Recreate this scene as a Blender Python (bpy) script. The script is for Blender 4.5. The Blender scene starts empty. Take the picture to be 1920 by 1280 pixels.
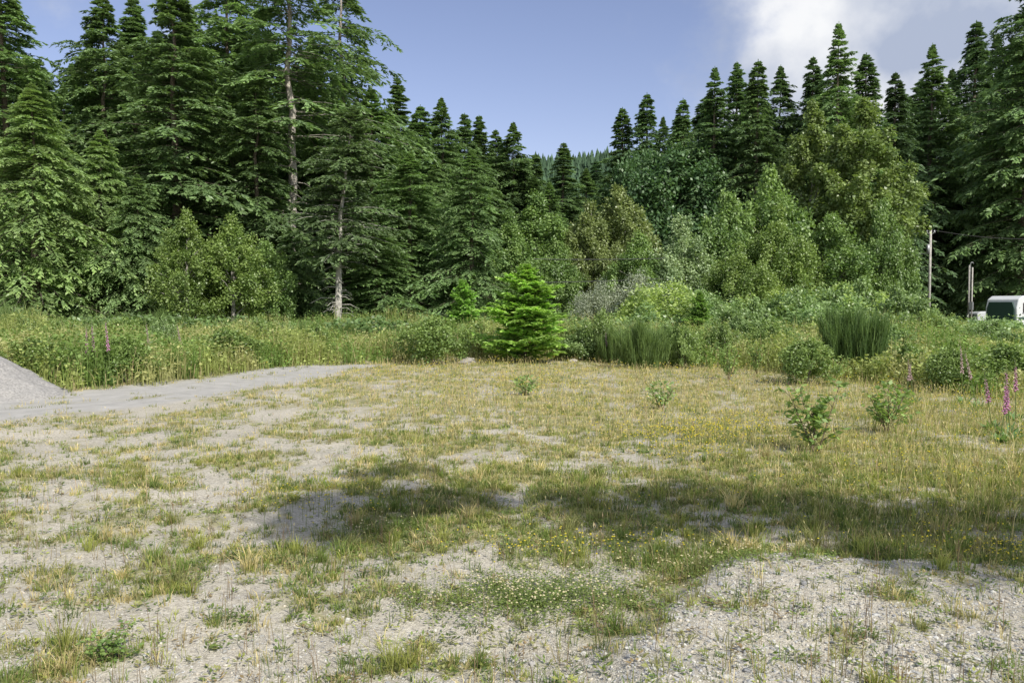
import bpy, math, numpy as np
from mathutils import Vector
F=1493.;HZ=575.;CH=1.7
col=bpy.context.scene.collection
def gx(px,Y): return (px-960)/F*Y
# ---------------------------------------------------------------- noise
def _h(ix,iy,seed):
    n=(ix.astype(np.int64)*374761393+iy.astype(np.int64)*668265263+seed*1442695041)&0xffffffff
    n=((n^(n>>13))*1274126177)&0xffffffff
    return ((n^(n>>16))&0xffff)/65535.
def vn(x,y,seed=0):
    x=np.asarray(x,float);y=np.asarray(y,float)
    ix=np.floor(x);iy=np.floor(y);fx=x-ix;fy=y-iy
    fx=fx*fx*(3-2*fx);fy=fy*fy*(3-2*fy)
    a=_h(ix,iy,seed);b=_h(ix+1,iy,seed);c=_h(ix,iy+1,seed);d=_h(ix+1,iy+1,seed)
    return (a*(1-fx)+b*fx)*(1-fy)+(c*(1-fx)+d*fx)*fy
def fbm(x,y,seed=0,o=4):
    s=0;a=.5;t=0
    for i in range(o):
        s=s+a*vn(x*2**i,y*2**i,seed+i*17);t+=a;a*=.55
    return s/t
def ss(a,b,x):
    t=np.clip((x-a)/(b-a),0,1);return t*t*(3-2*t)
# ---------------------------------------------------------------- mesh builder
E4=np.zeros((0,4),int);E3=np.zeros((0,3),int)
def mesh(name,V,Q=E4,T=E3,C=None,mat=None,smooth=False):
    me=bpy.data.meshes.new(name)
    V=np.asarray(V,np.float32).reshape(-1,3);Q=np.asarray(Q,np.int32).reshape(-1,4);T=np.asarray(T,np.int32).reshape(-1,3)
    me.vertices.add(len(V));me.vertices.foreach_set('co',V.ravel())
    lp=np.concatenate([Q.ravel(),T.ravel()]).astype(np.int32)
    st=np.concatenate([np.arange(len(Q))*4,len(Q)*4+np.arange(len(T))*3]).astype(np.int32)
    me.loops.add(len(lp));me.loops.foreach_set('vertex_index',lp)
    me.polygons.add(len(st));me.polygons.foreach_set('loop_start',st)
    me.polygons.foreach_set('use_smooth',np.full(len(st),smooth))
    if C is not None:
        a=me.attributes.new('Col','FLOAT_COLOR','POINT')
        c=np.ones((len(V),4),np.float32);c[:,:3]=C;a.data.foreach_set('color',c.ravel())
    me.update(calc_edges=True)
    if mat: me.materials.append(mat)
    return me
def link(name,me,parent=None,mat=None):
    o=bpy.data.objects.new(name,me);col.objects.link(o);o.parent=parent
    if mat is not None:
        o.material_slots[0].link='OBJECT';o.material_slots[0].material=mat
    return o
def tag(o,label=None,cat=None,group=None,kind=None):
    if label:o['label']=label
    if cat:o['category']=cat
    if group:o['group']=group
    if kind:o['kind']=kind
    return o
def empty(name,loc,rz=0):
    o=bpy.data.objects.new(name,None);col.objects.link(o);o.location=loc;o.rotation_euler=(0,0,rz);o.empty_display_size=.2
    return o
class G:
    def __init__(s): s.V=[];s.Q=[];s.T=[];s.C=[];s.n=0
    def add(s,V,Q=E4,T=E3,C=(1,1,1)):
        V=np.asarray(V,float).reshape(-1,3);n=len(V)
        s.V.append(V);s.Q.append(np.asarray(Q,int).reshape(-1,4)+s.n);s.T.append(np.asarray(T,int).reshape(-1,3)+s.n)
        C=np.asarray(C,float);s.C.append(np.broadcast_to(C,(n,3)) if C.ndim==1 else C);s.n+=n
    def mesh(s,name,mat,smooth=False):
        return mesh(name,np.concatenate(s.V),np.concatenate(s.Q),np.concatenate(s.T),np.concatenate(s.C),mat,smooth)
def nrm(a): return a/(np.linalg.norm(a,axis=-1,keepdims=True)+1e-9)
def leaves(g,P,D,N,L,W,C,mid=.45):
    n=len(P);D=nrm(D);S=nrm(np.cross(D,N));L=np.reshape(L,(-1,1));W=np.reshape(W,(-1,1))
    V=np.stack([P,P+D*L*mid+S*W/2,P+D*L,P+D*L*mid-S*W/2],1)
    g.add(V.reshape(-1,3),np.arange(n*4).reshape(-1,4),E3,np.repeat(C,4,0))
def blades(g,P,h,w,az,lean,C,Ct=None):
    n=len(P)
    if Ct is None: Ct=C
    d=np.stack([np.cos(az),np.sin(az),0*az],1)
    f=rng.random(n)*6.28;s=np.stack([np.cos(f),np.sin(f),0*f],1)*(w/2)[:,None]
    up=np.array([0,0,1.])
    m=P+up*(h*.55)[:,None]+d*(lean*h*.3)[:,None]
    t=P+up*(h*(1-.25*np.abs(lean)))[:,None]+d*(lean*h)[:,None]
    V=np.stack([P-s,P+s,m-s*.8,m+s*.8,t],1).reshape(-1,3)
    b=np.arange(n)[:,None]*5
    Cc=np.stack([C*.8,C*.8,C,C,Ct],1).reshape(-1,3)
    g.add(V,b+np.array([0,1,3,2]),b+np.array([2,3,4]),Cc)
def tube(g,pts,rad,k=8,C=(1,1,1),cap=False):
    pts=np.asarray(pts,float);n=len(pts);rad=np.asarray(rad,float)
    tn=nrm(np.gradient(pts,axis=0));ref=np.array([1,0,0.]) if abs(tn[:,0]).mean()<.8 else np.array([0,1,0.])
    a=nrm(np.cross(tn,ref));b=np.cross(tn,a);th=np.arange(k)/k*2*np.pi
    V=pts[:,None]+(a[:,None]*np.cos(th)[None,:,None]+b[:,None]*np.sin(th)[None,:,None])*rad[:,None,None]
    V=V.reshape(-1,3);Q=[]
    for i in range(n-1):
        for j in range(k): Q.append((i*k+j,i*k+(j+1)%k,(i+1)*k+(j+1)%k,(i+1)*k+j))
    T=[]
    if cap:
        V=np.vstack([V,pts[:1],pts[-1:]])
        for j in range(k): T+= [(n*k,(j+1)%k,j),(n*k+1,(n-1)*k+j,(n-1)*k+(j+1)%k)]
    g.add(V,Q,np.array(T).reshape(-1,3),C)
rng=np.random.default_rng(11)
# ---------------------------------------------------------------- materials
def nt(name):
    m=bpy.data.materials.new(name);m.use_nodes=True;t=m.node_tree;t.nodes.clear();return m,t,t.nodes,t.links
def fol(name,mul=(1,1,1),trans=.3,gl=.05,var=.35):
    m,t,N,L=nt(name);o=N.new('ShaderNodeOutputMaterial')
    at=N.new('ShaderNodeAttribute');at.attribute_name='Col'
    oi=N.new('ShaderNodeObjectInfo');mr=N.new('ShaderNodeMapRange');mr.inputs[3].default_value=1-var/2;mr.inputs[4].default_value=1+var/2
    L.new(oi.outputs['Random'],mr.inputs[0])
    v=N.new('ShaderNodeVectorMath');v.operation='MULTIPLY';v.inputs[1].default_value=mul;L.new(at.outputs['Color'],v.inputs[0])
    s=N.new('ShaderNodeVectorMath');s.operation='SCALE';L.new(v.outputs[0],s.inputs[0]);L.new(mr.outputs[0],s.inputs['Scale'])
    d=N.new('ShaderNodeBsdfDiffuse');tr=N.new('ShaderNodeBsdfTranslucent');gg=N.new('ShaderNodeBsdfGlossy');gg.inputs['Roughness'].default_value=.45
    L.new(s.outputs[0],d.inputs[0])
    y=N.new('ShaderNodeVectorMath');y.operation='MULTIPLY';y.inputs[1].default_value=(1.25,1.3,.7);L.new(s.outputs[0],y.inputs[0]);L.new(y.outputs[0],tr.inputs[0])
    m1=N.new('ShaderNodeMixShader');m1.inputs[0].default_value=trans;L.new(d.outputs[0],m1.inputs[1]);L.new(tr.outputs[0],m1.inputs[2])
    m2=N.new('ShaderNodeMixShader');m2.inputs[0].default_value=gl;L.new(m1.outputs[0],m2.inputs[1]);L.new(gg.outputs[0],m2.inputs[2])
    L.new(m2.outputs[0],o.inputs[0]);return m
def attr_mat(name,rough=.9,noise=30,amt=.35,bump=.3):
    m,t,N,L=nt(name);o=N.new('ShaderNodeOutputMaterial');p=N.new('ShaderNodeBsdfPrincipled');p.inputs['Roughness'].default_value=rough
    at=N.new('ShaderNodeAttribute');at.attribute_name='Col';tc=N.new('ShaderNodeTexCoord')
    n=N.new('ShaderNodeTexNoise');n.inputs['Scale'].default_value=noise;n.inputs['Detail'].default_value=5;L.new(tc.outputs['Object'],n.inputs['Vector'])
    mr=N.new('ShaderNodeMapRange');mr.inputs[1].default_value=.3;mr.inputs[2].default_value=.7;mr.inputs[3].default_value=1-amt;mr.inputs[4].default_value=1+amt;L.new(n.outputs[0],mr.inputs[0])
    s=N.new('ShaderNodeVectorMath');s.operation='SCALE';L.new(at.outputs['Color'],s.inputs[0]);L.new(mr.outputs[0],s.inputs['Scale']);L.new(s.outputs[0],p.inputs['Base Color'])
    b=N.new('ShaderNodeBump');b.inputs['Strength'].default_value=bump;b.inputs['Distance'].default_value=.03;L.new(n.outputs[0],b.inputs['Height']);L.new(b.outputs[0],p.inputs['Normal'])
    L.new(p.outputs[0],o.inputs[0]);return m
def flat(name,c,rough=.5,metal=0,trans=0):
    m,t,N,L=nt(name);o=N.new('ShaderNodeOutputMaterial');p=N.new('ShaderNodeBsdfPrincipled')
    n=N.new('ShaderNodeTexNoise');n.inputs['Scale'].default_value=6;n.inputs['Detail'].default_value=4
    mx=N.new('ShaderNodeMix');mx.data_type='RGBA';mx.inputs[6].default_value=(*[k*.8 for k in c],1);mx.inputs[7].default_value=(*c,1);L.new(n.outputs[0],mx.inputs[0]);L.new(mx.outputs[2],p.inputs['Base Color'])
    p.inputs['Roughness'].default_value=rough;p.inputs['Metallic'].default_value=metal
    L.new(p.outputs[0],o.inputs[0]);return m
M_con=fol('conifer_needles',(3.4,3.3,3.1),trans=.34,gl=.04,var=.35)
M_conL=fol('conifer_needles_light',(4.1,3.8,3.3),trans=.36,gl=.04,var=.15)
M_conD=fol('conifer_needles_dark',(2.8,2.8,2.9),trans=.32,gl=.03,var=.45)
M_conB=fol('conifer_needles_hazed',(2.5,2.6,2.9),trans=.2,gl=.02,var=.3)  # bluish needle colour stands in for distance haze on far trees
M_hill=fol('hill_needles_hazed',(1.25,1.35,1.3),trans=.0,gl=.0,var=.0)  # distance haze put into the hill's colour as a cool tint
M_leaf=fol('broad_leaves',(1.6,1.6,1.6),trans=.34,var=.12)
M_bark=attr_mat('bark',.95,9,.45,.6)
M_grass=fol('grass_blades',(1.16,1.15,1.12),trans=.35,gl=.03,var=0)
M_stone=attr_mat('stone',.85,60,.25,.3)
M_pile=attr_mat('pile_gravel',.95,26,.3,.6)
# ---------------------------------------------------------------- terrain
PATH=np.array([(-30,6),(-16,10),(-9,12.8),(-7.4,14.6),(-6.6,17.6),(-5.9,20.6),(-5.4,22.6)],float)
def pathd(X,Y):
    d=np.full(np.shape(X),1e9)
    for a,b in zip(PATH[:-1],PATH[1:]):
        ab=b-a;t=np.clip(((X-a[0])*ab[0]+(Y-a[1])*ab[1])/(ab@ab),0,1)
        d=np.minimum(d,np.hypot(X-a[0]-t*ab[0],Y-a[1]-t*ab[1]))
    return d
def mound(X,Y):
    e=5.05+.25*np.sin(X*.9)-1.6*ss(1.6,.2,X)+ (fbm(X*1.3,Y*1.3,91)-.5)*.5
    return ss(.25,-.45,Y-e)*ss(-.3,.7,X)
def gz(X,Y):
    X=np.asarray(X,float);Y=np.asarray(Y,float)
    z=(fbm(X*.35,Y*.35,5)-.5)*.16+(fbm(X*2.2,Y*2.2,6)-.5)*.05
    z=z+mound(X,Y)*.11+(fbm(X*5,Y*5,8,3)-.5)*.03*np.exp(-np.maximum(Y-3,0)/8)
    return z*ss(400,100,np.hypot(X,Y))
def belt(X,Y):
    nearY=np.interp(X,[-40,-12,-8.9,-7.7,-6.8,-4.9,-2,1,4,6.5,8,9,12,20],[12.5,14.2,15.6,17.6,21.2,23.6,24.5,25.5,24,21,17,14.5,12,12])
    return ss(-.4,1.8,Y-nearY+(fbm(X*.6,Y*.6,33)-.5)*3.0)
def veg(X,Y):
    xb=np.interp(Y,[3,5,6,7,9,11,14,20,25],[9,5,1.8,1.2,.6,-.8,-3.8,-5.6,-7])
    v=.37+.35*ss(-3.0,3.0,X-xb)+.10*ss(1,5,X)*ss(5.5,7,Y)
    v=np.maximum(v,.66*ss(-3.0,-.5,X)*ss(4.4,5.4,Y)*ss(10.,8,Y))
    v=np.maximum(v,.52*ss(-1.9,-3.0,X)*ss(3.6,4.6,Y)*ss(7.8,6.3,Y))
    v=v*(1-.66*mound(X,Y))
    v=v*(1-ss(1.9,1.0,pathd(X,Y)+ (fbm(X*1.1,Y*1.1,71)-.5)*1.2)*.98)
    v=np.maximum(v,belt(X,Y))
    return np.clip(v,0,1)
def vegn(X,Y):
    n=fbm(X*1.9,Y*1.9,21,5);n2=fbm(X*7,Y*7,25,3)
    return ss(-.38,.38,veg(X,Y)-(.5+(n-.5)*1.7+(n2-.5)*.9))
u=np.linspace(-1,1,420);gxs=np.sinh(u*7.6)/np.sinh(7.6)*2500
u=np.linspace(-.72,1,470);gys=np.sinh(u*7.5)/np.sinh(7.5)*2800+5
gxs=np.sort(np.concatenate([gxs[np.abs(gxs)>5],np.arange(-5,5.01,.05)]))
gys=np.sort(np.concatenate([gys[(gys<2.5)|(gys>12)],np.arange(2.5,12.01,.05)]))
XX,YY=np.meshgrid(gxs,gys);Z=gz(XX,YY)
nx,ny=len(gxs),len(gys);idx=np.arange(nx*ny).reshape(ny,nx)
Q=np.stack([idx[:-1,:-1],idx[:-1,1:],idx[1:,1:],idx[1:,:-1]],-1).reshape(-1,4)
forest=ss(30,42,YY+(np.abs(XX)>20)*4+(fbm(XX*.2,YY*.2,3)-.5)*6)
C=np.stack([vegn(XX,YY),forest,ss(1.7,1.1,pathd(XX,YY)+(fbm(XX*1.1,YY*1.1,71)-.5)*1.2)],-1).reshape(-1,3)
def ground_mat():
    m,t,N,L=nt('ground_gravel_and_turf');o=N.new('ShaderNodeOutputMaterial');p=N.new('ShaderNodeBsdfPrincipled');p.inputs['Roughness'].default_value=.95;p.inputs['Specular IOR Level'].default_value=.2
    at=N.new('ShaderNodeAttribute');at.attribute_name='Col';sp=N.new('ShaderNodeSeparateColor');L.new(at.outputs['Color'],sp.inputs[0])
    tc=N.new('ShaderNodeTexCoord')
    def ramp(f,st):
        r=N.new('ShaderNodeValToRGB');e=r.color_ramp.elements
        while len(e)<len(st): e.new(.5)
        for k,(q,c) in enumerate(st): e[k].position=q;e[k].color=(*c,1)
        L.new(f,r.inputs[0]);return r.outputs[0]
    def mix(f,a,b,bt='MIX'):
        x=N.new('ShaderNodeMix');x.data_type='RGBA';x.blend_type=bt
        if hasattr(f,'links') or hasattr(f,'node'): L.new(f,x.inputs[0])
        else: x.inputs[0].default_value=f
        L.new(a,x.inputs[6]);L.new(b,x.inputs[7]);return x.outputs[2]
    def noise(s,d=5):
        n=N.new('ShaderNodeTexNoise');n.inputs['Scale'].default_value=s;n.inputs['Detail'].default_value=d;L.new(tc.outputs['Object'],n.inputs['Vector']);return n.outputs[0]
    def vor(s):
        n=N.new('ShaderNodeTexVoronoi');n.inputs['Scale'].default_value=s;L.new(tc.outputs['Object'],n.inputs['Vector']);return n
    v1=vor(60);v2=vor(130)
    s1=N.new('ShaderNodeSeparateColor');L.new(v1.outputs['Color'],s1.inputs[0]);s2=N.new('ShaderNodeSeparateColor');L.new(v2.outputs['Color'],s2.inputs[0])
    g1=ramp(s1.outputs[0],[(0,(.27,.25,.215)),(.5,(.49,.46,.395)),(1,(.66,.63,.55))])
    g2=ramp(s2.outputs[0],[(0,(.30,.28,.235)),(.6,(.50,.47,.40)),(1,(.63,.60,.53))])
    gr=mix(.5,g1,g2)
    big=ramp(noise(.9,6),[(.3,(.82,.81,.78)),(.7,(1.05,1.03,.99))]);gr=mix(1.,gr,big,'MULTIPLY')
    pt=ramp(noise(3,7),[(.3,(.36,.35,.325)),(.7,(.47,.455,.425))]);gr=mix(sp.outputs[2],gr,pt)
    tf=ramp(noise(7,8),[(.3,(.14,.14,.055)),(.48,(.28,.265,.12)),(.66,(.44,.40,.23))])
    fn=noise(16,5)
    a=N.new('ShaderNodeMath');a.operation='MULTIPLY_ADD';L.new(fn,a.inputs[0]);a.inputs[1].default_value=1.6;L.new(sp.outputs[0],a.inputs[2])
    b=N.new('ShaderNodeMapRange');b.inputs[1].default_value=.95;b.inputs[2].default_value=1.75;b.inputs[4].default_value=.85;L.new(a.outputs[0],b.inputs[0])
    c=mix(b.outputs[0],gr,tf)
    ff=ramp(noise(1.5,6),[(.3,(.03,.035,.014)),(.7,(.08,.10,.035))])
    c=mix(sp.outputs[1],c,ff);L.new(c,p.inputs['Base Color'])
    h=N.new('ShaderNodeMath');h.operation='ADD';L.new(v1.outputs['Distance'],h.inputs[0]);L.new(v2.outputs['Distance'],h.inputs[1])
    bp=N.new('ShaderNodeBump');bp.invert=True;bp.inputs['Strength'].default_value=.55;bp.inputs['Distance'].default_value=.01;L.new(h.outputs[0],bp.inputs['Height']);L.new(bp.outputs[0],p.inputs['Normal'])
    L.new(p.outputs[0],o.inputs[0]);return m
M_ground=ground_mat()
o=link('ground',mesh('ground',np.stack([XX,YY,Z],-1).reshape(-1,3),Q,E3,C,M_ground,True));o['kind']='structure'
hx=np.linspace(-700,800,120);hy=np.linspace(330,1100,60);HX,HY=np.meshgrid(hx,hy)
def hz(X,Y):
    return (92+9*np.sin(X/170.+.7)+fbm(X/90,Y/90,44)*16+ .02*X)*ss(360,720,Y)*ss(1100,800,Y)*.98-1
idx=np.arange(120*60).reshape(60,120)
Q=np.stack([idx[:-1,:-1],idx[:-1,1:],idx[1:,1:],idx[1:,:-1]],-1).reshape(-1,4)
o=link('hill',mesh('hill',np.stack([HX,HY,hz(HX,HY)],-1).reshape(-1,3),Q,E3,np.full((7200,3),(.03,.05,.03)),M_hill,True));o['kind']='structure'
g=G();n=5000;fy=rng.uniform(380,760,n);fx=rng.uniform(-.12,.30,n)*fy
k=11;Ht=rng.uniform(16,34,n);fr=rng.random(n);zz=hz(fx,fy)
for q in range(8):
    th=np.arange(k)/k*2*np.pi
    base=.05+.115*q;r=(1-base)**.85*Ht*.21
    ring=np.stack([np.cos(th),np.sin(th)],-1)[None]*(r[:,None]*rng.uniform(.4,1.3,(n,k)))[...,None]
    zr=zz[:,None]+Ht[:,None]*(base+rng.uniform(-.03,.03,(n,k)))
    Vr=np.concatenate([ring+np.stack([fx,fy],-1)[:,None],zr[...,None]],-1)
    ap=np.stack([fx,fy,zz+Ht*min(base+.25,1.0)],-1)[:,None]
    V=np.concatenate([Vr,ap],1).reshape(-1,3);b=(np.arange(n)*(k+1))[:,None,None]
    T=np.stack([np.arange(k),(np.arange(k)+1)%k,np.full(k,k)],-1)[None]+b
    c=np.array([.055,.085,.052])*(.6+.8*fr)[:,None];g.add(V,E4,T.reshape(-1,3),np.repeat(c,k+1,0))
o=link('forest',g.mesh('forest',M_hill));tag(o,'hazy conifer forest covering the far hill','forest',kind='stuff')
# ---------------------------------------------------------------- conifers
def conifer(name,H,R,base,B,K,Mm,droop,up,seed,prof=.85,lL=.35,lW=.115,irr=.3,gap=.0,c0=(.045,.085,.03),c1=(.10,.16,.05),trunkr=None,bark=(.17,.14,.11),bend=0,hang=.35):
    r=np.random.default_rng(seed)
    t=r.random(B)**.76;t[:26]=np.linspace(.88,.999,26);a=r.random(B)*2*np.pi
    lum=vn(a*1.3+seed,t*11,seed);keep=(lum>gap)|(t>.88);t,a,lum=t[keep],a[keep],lum[keep];B=len(t)
    z0=H*(base+(1-base)*t)
    lmp=.74+.55*(vn(t*7+seed*3,0*t,seed+5))
    L=R*np.minimum((1-t)**prof,(1-t)*1.75)*lmp*(1-irr+1.3*irr*lum*1.4)*r.uniform(.55,1.25,B)*(.6+.4*ss(0,.16,t))+.003*H
    s=np.clip(r.random((B,K))**.62,.06,1);s[:,0]=1
    ca,sa=np.cos(a)[:,None],np.sin(a)[:,None]
    upb=(up+(t**4)*.6+r.normal(0,.07,B))[:,None]
    def pos(s): 
        z=z0[:,None]+L[:,None]*(upb*s-droop*s*s);bx=bend*(z/H)**2
        return np.stack([ca*L[:,None]*s+bx,sa*L[:,None]*s,z],-1)
    P=pos(s)
    tang=np.stack([ca+0*s,sa+0*s,upb-2*droop*s],-1)
    side=np.where(r.random((B,K))<.5,-1,1)
    lat=np.stack([-sa*side,ca*side,0*side],-1)
    sp=np.where(s>.97,.15,1.)[...,None]
    Ds=nrm(tang*.65+lat*.85*sp+np.array([0,0,-.12]))
    l=(.34*L[:,None]*(1-s)+.016*H*(.1+.9*(1-t))[:,None]+.08*L[:,None])*r.uniform(.6,1.15,(B,K))
    uu=r.random((B,K,Mm))
    Pq=P[:,:,None]+Ds[:,:,None]*(l[...,None]*uu)[...,None]
    Pq[...,2]-=hang*l[...,None]*uu**2
    sd=np.cross(Ds,np.array([0,0,1.]))[:,:,None]*r.normal(0,.6,(B,K,Mm))[...,None]
    Dq=Ds[:,:,None]+sd+np.array([0,0,-hang*.8])*(1-t)[:,None,None,None]+r.normal(0,.2,(B,K,Mm,3))
    Dq=Dq+np.array([0,0,1.1])*ss(.9,1,t)[:,None,None,None]
    Nq=np.array([0,-.15,1.])+r.normal(0,.5,(B,K,Mm,3))
    sc=r.uniform(.6,1.25,(B,K,Mm))*(.45+.55*np.clip((1-t)*1.6,0,1)**.7)[:,None,None]
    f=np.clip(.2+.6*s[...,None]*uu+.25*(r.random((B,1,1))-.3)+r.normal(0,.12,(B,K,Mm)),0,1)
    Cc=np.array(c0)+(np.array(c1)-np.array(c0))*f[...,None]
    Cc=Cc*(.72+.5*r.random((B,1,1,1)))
    g=G();leaves(g,Pq.reshape(-1,3),Dq.reshape(-1,3),Nq.reshape(-1,3),(lL*sc).ravel(),(lW*sc).ravel(),Cc.reshape(-1,3),.5)
    m=60;zt=H*r.uniform(.965,1.012,m);aa=r.random(m)*6.28
    leaves(g,np.stack([0*zt+bend,0*zt,zt],-1),np.stack([np.cos(aa)*.5,np.sin(aa)*.5,1.+0*aa],-1),r.normal(0,1,(m,3)),np.full(m,lL*.6)*np.clip((H*1.02-zt)/(H*.04),.25,1),np.full(m,lW*.6),np.tile(np.array(c1)*.9,(m,1)))
    crown=g.mesh(name+'_crown',M_con)
    g=G();rt=trunkr or H*.013;zz=np.linspace(-.3,H*.995,14)
    tube(g,np.stack([bend*(zz/H)**2+r.normal(0,.003*H,14)*(zz>1)*(zz<H*.8),r.normal(0,.003*H,14)*(zz>1)*(zz<H*.8),zz],-1),rt*(1-zz/H*.96)*(1+.5*np.exp(-np.maximum(zz,0)/.5)),9,bark)
    s4=np.linspace(0,.9,4)[None]*np.ones((B,1));P4=pos(s4);w=(rt*.2*(1-t)+.006)[:,None,None]*np.array([1,.7,.45,.15])[None,:,None]
    latb=np.stack([-sa,ca,0*sa],-1)*w;upv=np.array([0,0,1.])*w
    V=np.stack([P4-latb,P4+upv,P4+latb],2)
    b=(np.arange(B)*12)[:,None,None,None];i=np.arange(3)[None,:,None,None]*3;j=np.array([0,1,2])[None,None,:,None];jn=(j+1)%3
    Qb=np.concatenate([b+i+j,b+i+jn,b+i+3+jn,b+i+3+j],-1).reshape(-1,4)
    g.add(V.reshape(-1,3),Qb,E3,np.array(bark)*.8)
    if base>.2:
        for q in range(40):
            zq=r.uniform(.08,base)*H;aq=r.random()*6.28;lq=r.uniform(.3,1.)*R*.45
            bx=bend*(zq/H)**2
            tube(g,[(bx,0,zq),(bx+math.cos(aq)*lq*.6,math.sin(aq)*lq*.6,zq+.02*lq),(bx+math.cos(aq)*lq,math.sin(aq)*lq,zq-.2*lq)],[rt*.14,rt*.09,.01],4,np.array(bark)*.9)
    return dict(H=H,R=R,parts=[('trunk',g.mesh(name+'_trunk',M_bark,True)),('crown',crown)])
GD=((.038,.064,.030),(.078,.120,.048))
P=[
 conifer('fir',24,4.6,.03,450,21,8,.30,.05,1,c0=GD[0],c1=GD[1],irr=.45,prof=.76),
 conifer('fir',22,4.2,.05,430,21,8,.42,.10,2,gap=.14,c0=GD[0],c1=GD[1],irr=.6,prof=.72),
 conifer('hemlock',19,4.8,.01,430,21,8,.55,.12,3,c0=(.046,.078,.036),c1=(.100,.145,.062),prof=.74,hang=.6,lL=.32,lW=.10,irr=.5),
 conifer('tall_fir',30,4.0,.42,270,20,7,.35,.10,4,gap=.3,irr=.6,prof=.55,c0=GD[0],c1=GD[1],trunkr=.34,bark=(.36,.33,.29)),
 conifer('spire',26,3.4,.06,450,18,7,.34,.0,5,prof=.80,c0=GD[0],c1=(.072,.112,.048),lL=.38,irr=.5),
 conifer('spire',25,3.7,.08,400,18,7,.48,.08,6,prof=.84,gap=.12,irr=.65,c0=GD[0],c1=(.068,.106,.048),lL=.38),
 conifer('old_fir',12,3.0,.33,300,18,8,.30,.22,7,prof=.38,gap=.2,irr=.5,c0=(.036,.060,.028),c1=(.075,.110,.048),trunkr=.2,bark=(.42,.40,.36),bend=.9,lL=.24,lW=.08),
 conifer('young_fir',2.7,1.15,.0,320,24,8,.08,.32,8,prof=.8,irr=.5,lL=.13,lW=.055,c0=(.055,.105,.03),c1=(.12,.185,.05),trunkr=.035,hang=.15),
 conifer('broken_fir',26,3.9,.30,250,20,7,.42,.12,9,gap=.30,irr=.7,prof=.5,c0=GD[0],c1=GD[1],trunkr=.3,bark=(.30,.27,.24)),
]
def place(p,name,cat,px,Y,top,w,label,group=None,mat=None,rz=None,tilt=0):
    X=gx(px,Y);z=float(gz(X,Y));H=(HZ-top)/F*Y+CH-z
    e=empty(name,(X,Y,z-.02),rng.random()*6.28 if rz is None else rz);s=(w/2/F*Y)/p['R']
    e.scale=(s,s,H/p['H']);e.rotation_euler[1]=tilt
    tag(e,label,cat,group)
    for pn,me in p['parts']:
        link(pn,me,e,mat if pn in('crown','foliage') else None)
    return e
ct=lambda *a,**k: place(a[0],'conifer_tree','conifer',*a[1:],**k)
ct(P[0],18,46,-70,340,'huge dark conifer cut by the left edge of the photo',mat=M_con)
ct(P[2],70,36,165,370,'bright green drooping conifer filling the left edge in front',mat=M_conL)
ct(P[2],195,39,250,270,'low light green drooping conifer right of the leftmost bright one',mat=M_conL)
ct(P[1],205,50,-5,270,'pointed fir with its tip just inside the upper left sky')
ct(P[5],262,53,10,260,'slim dark fir second from left with tip near the top edge')
ct(P[0],335,44,-60,350,'broad dark fir behind the yellow green alder on the left')
ct(P[1],435,50,-90,310,'dark fir between the broad fir and the bare stemmed giant')
ct(P[3],548,46,-160,300,'giant fir with long pale bare stem left of the centre trees',rz=.5)
ct(P[8],645,52,-85,270,'tall ragged fir with open crown standing highest against blue sky',rz=2.2)
ct(P[1],485,44,140,240,'mid height dark fir in front of the pale bare stem')
ct(P[6],632,38,205,230,'leaning fir with bare pale lower stem beside the dark gap',rz=.2,mat=M_con)
ct(P[0],590,56,80,270,'dark fir behind the leaning pale stem')
ct(P[0],700,52,175,300,'bushy dark fir right of the tall ragged fir')
ct(P[1],770,44,290,240,'drooping green fir in front of the treeline left of centre')
ct(P[4],748,60,156,190,'narrow fir spire beside the shoulder of the ragged fir')
ct(P[5],790,62,206,220,'second narrow spire down the sloping left skyline')
ct(P[1],829,66,192,200,'sharp fir spire third down the sloping left skyline')
ct(P[5],872,70,220,180,'thin fir spire, left of the close pair in mid skyline')
ct(P[4],899,72,224,160,'thin fir spire, right of the close pair in mid skyline')
ct(P[5],930,78,250,170,'short fir spire between the close pair and the dark rounded tip')
ct(P[1],962,76,236,185,'dark fir with the last high tip before the valley gap')
ct(P[1],885,42,285,200,'layered dark hemlock in front of the pale green cone tree',mat=M_con)
ct(P[2],820,50,300,210,'soft green fir left of the layered dark hemlock')
ct(P[4],1056,105,274,160,'blue green spruce alone in the middle of the valley gap',mat=M_con)
ct(P[5],1003,92,294,165,'blue green spruce at the left side of the valley gap',mat=M_con)
ct(P[1],1098,110,320,150,'blue green spruce at the right side of the valley gap',mat=M_con)
ct(P[0],1030,70,345,150,'low fir at the foot of the valley gap')
ct(P[1],705,41,420,210,'low drooping fir branches right of the leaning pale stem')
ct(P[2],545,40,430,180,'low spreading hemlock left of the leaning pale stem',mat=M_con)
ct(P[2],262,38,330,230,'spreading hemlock between the left edge and the alder',mat=M_con)
for i in range(11):
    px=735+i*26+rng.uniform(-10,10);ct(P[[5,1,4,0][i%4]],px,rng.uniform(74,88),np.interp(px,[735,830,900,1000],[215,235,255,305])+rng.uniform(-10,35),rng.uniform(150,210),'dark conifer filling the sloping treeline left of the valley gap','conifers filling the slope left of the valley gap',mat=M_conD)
names=['first','second','third','fourth','fifth','sixth','seventh','eighth','ninth','tenth','eleventh','twelfth','thirteenth','fourteenth']
R_=[(1165,76,210,165),(1210,74,184,180),(1240,80,226,135),(1277,72,194,165),(1335,60,136,215),(1376,62,128,180),(1415,58,124,200),(1457,64,134,190),(1517,62,118,190),(1563,56,56,220),(1615,58,112,200),(1670,60,146,190),(1737,54,95,240),(1817,56,54,230)]
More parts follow.
